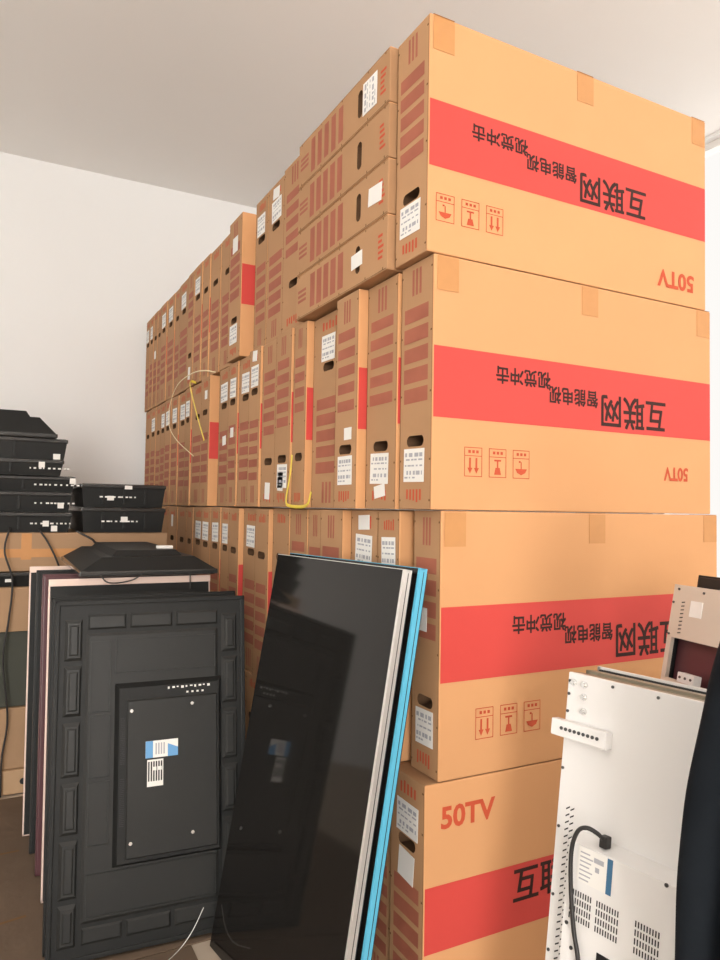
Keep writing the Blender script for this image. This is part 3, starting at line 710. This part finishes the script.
# ------------------------------------------------------------------ room
X0, X1, Y0, Y1, ZC = -5.4, 3.3, -9.0, 4.3, 4.17
b = bmesh.new(); box(b, (X0-.2, Y0-.2, -.1), (X1+.2, Y1+.2, 0)); struct('floor', b, M['floor'])
b = bmesh.new(); box(b, (X0-.2, Y0-.2, ZC), (X1+.2, Y1+.2, ZC+.15)); struct('ceiling', b, M['ceil'])
def wall(name, lo, hi, holes, axis):
    """wall slab with rectangular openings; axis 0: runs along y (x thin), axis 1: runs along x"""
    b = bmesh.new()
    a = 1-axis if False else (1 if axis == 0 else 0)
    cur = lo[a]
    def slab(u0, u1, z0, z1):
        l = list(lo); h = list(hi); l[a], h[a], l[2], h[2] = u0, u1, z0, z1; box(b, l, h)
    for (u0, u1, z0, z1) in holes:
        slab(cur, u0, 0, ZC); slab(u0, u1, 0, z0); slab(u0, u1, z1, ZC); cur = u1
    slab(cur, hi[a], 0, ZC)
    return struct(name, b, M['wall'])
wall('wall_back', (X0-.2, Y1, 0), (X1+.2, Y1+.2, ZC), [], 1)
wall('wall_left', (X0-.2, Y0, 0), (X0, Y1, ZC), [(.2, 3.0, 1.0, 3.4)], 0)
wall('wall_right', (X1, Y0, 0), (X1+.2, Y1, ZC), [(-4.6, -1.4, .9, 3.6), (.5, 2.0, .0, 4.15)], 0)
wall('wall_front', (X0-.2, Y0-.2, 0), (X1+.2, Y0, ZC), [(-5.25, -3.05, .1, 4.05)], 1)
n = 0
def window(a, c, u0, u1, z0, z1, nm, k=3):
    b = bmesh.new(); w = .05
    def bar(l0, h0, l1, h1):
        if a == 1: box(b, (l0, c-.04, h0), (l1, c+.04, h1))
        else: box(b, (c-.04, l0, h0), (c+.04, l1, h1))
    bar(u0, z0, u1, z0+w); bar(u0, z1-w, u1, z1); bar(u0, z0, u0+w, z1); bar(u1-w, z0, u1, z1)
    for i in range(1, k):
        x = u0+(u1-u0)*i/k; bar(x-w/2, z0, x+w/2, z1)
    struct(nm, b, M['frame'])
window(1, Y0-.1, -5.25, -3.05, .1, 4.05, 'window_1'); window(0, X1+.1, -4.6, -1.4, .9, 3.6, 'window_2'); window(0, X0-.1, .2, 3.0, 1.0, 3.4, 'window_3'); window(0, X1+.1, .5, 2.0, .0, 4.15, 'added_strip_window', 2)  # the last opening is added to whiten the strip beside the cartons

def area(name, loc, rot, sx, sy, power, col):
    l = bpy.data.lights.new(name, 'AREA'); l.shape = 'RECTANGLE'; l.size = sx; l.size_y = sy; l.energy = power; l.color = col
    o = bpy.data.objects.new(name, l); COL.objects.link(o); o.location = loc; o.rotation_euler = rot; return o
DAY = (1, .975, .945)
area('daylight_and_fill', (-4.15, Y0-.16, 2.1), (PI/2, 0, 0), 2.1, 3.8, 600, DAY)               # emits towards +y
area('daylight_and_fill', (X1+.16, -3.0, 2.25), (PI/2, 0, PI/2), 3.1, 2.6, 45, DAY)          # emits towards -x
area('daylight_and_fill', (X0-.16, 1.6, 2.2), (PI/2, 0, -PI/2), 2.7, 2.3, 14, DAY)        # emits towards +x
area('daylight_and_fill', (X1+.16, 1.25, 2.1), (PI/2, 0, PI/2), 1.4, 4.0, 17, (1, .965, .92))  # added low glow, brightens the strip of right wall past the cartons
def added_fill_lamp(label, x, y, z, up, down):  # unseen lamps added to brighten the ceiling
    t = thing('added_fill_lamp', label, 'added fill lamp', (x, y, z), group='added hanging fill lamps')
    b = bmesh.new(); box(b, (-.09, -.65, 0), (.09, .65, .04), 0, .006); obj('housing', b, M['frame'], t)
    for yy in (-.5, .5):
        b = bmesh.new(); cyl(b, (0, yy, (.04+ZC-z)/2), .006, ZC-z-.04, 'Z', 0, 8); obj('hanging_rod', b, M['frame'], t)
    l = area('added_fill', (0, 0, -.02), (0, 0, 0), .16, 1.25, down, (1, .97, .93)); l.parent = t
    l = area('added_fill', (0, 0, .06), (PI, 0, 0), .16, 1.25, up, (1, .97, .93)); l.parent = t
added_fill_lamp('added unseen fill lamp above the aisle left of the cartons', -2.2, -.6, 3.2, 36, 8)
added_fill_lamp('added unseen fill lamp right of the cartons, near the window', 2.2, -1.6, 3.2, 22, 2)
wd = bpy.data.worlds.new('daylight'); S.world = wd; wd.use_nodes = True
wd.node_tree.nodes['Background'].inputs[0].default_value = (1, .975, .94, 1); wd.node_tree.nodes['Background'].inputs[1].default_value = .92

# ------------------------------------------------------------------ camera
cd = bpy.data.cameras.new('camera'); cam = bpy.data.objects.new('camera', cd); COL.objects.link(cam)
yaw, pitch, roll = .4838, .0396, .0166
F = Vector((math.sin(yaw)*math.cos(pitch), math.cos(yaw)*math.cos(pitch), math.sin(pitch)))
R = Vector((math.cos(yaw), -math.sin(yaw), 0)); U = R.cross(F)
r = R*math.cos(roll)+U*math.sin(roll); u = U*math.cos(roll)-R*math.sin(roll)
mw = Matrix((( r.x, u.x, -F.x, -1.1493), (r.y, u.y, -F.y, -1.7427), (r.z, u.z, -F.z, 1.4998), (0, 0, 0, 1)))
cam.matrix_world = mw
cd.sensor_fit = 'VERTICAL'; cd.sensor_height = 24; cd.lens = 717.3/960*24
cd.clip_start = .05
S.camera = cam
vs = S.view_settings; S.display_settings.display_device = 'sRGB'
vs.view_transform = 'Standard'; vs.look = 'None'; vs.gamma = 1; vs.use_curve_mapping = False; vs.exposure = 0.10
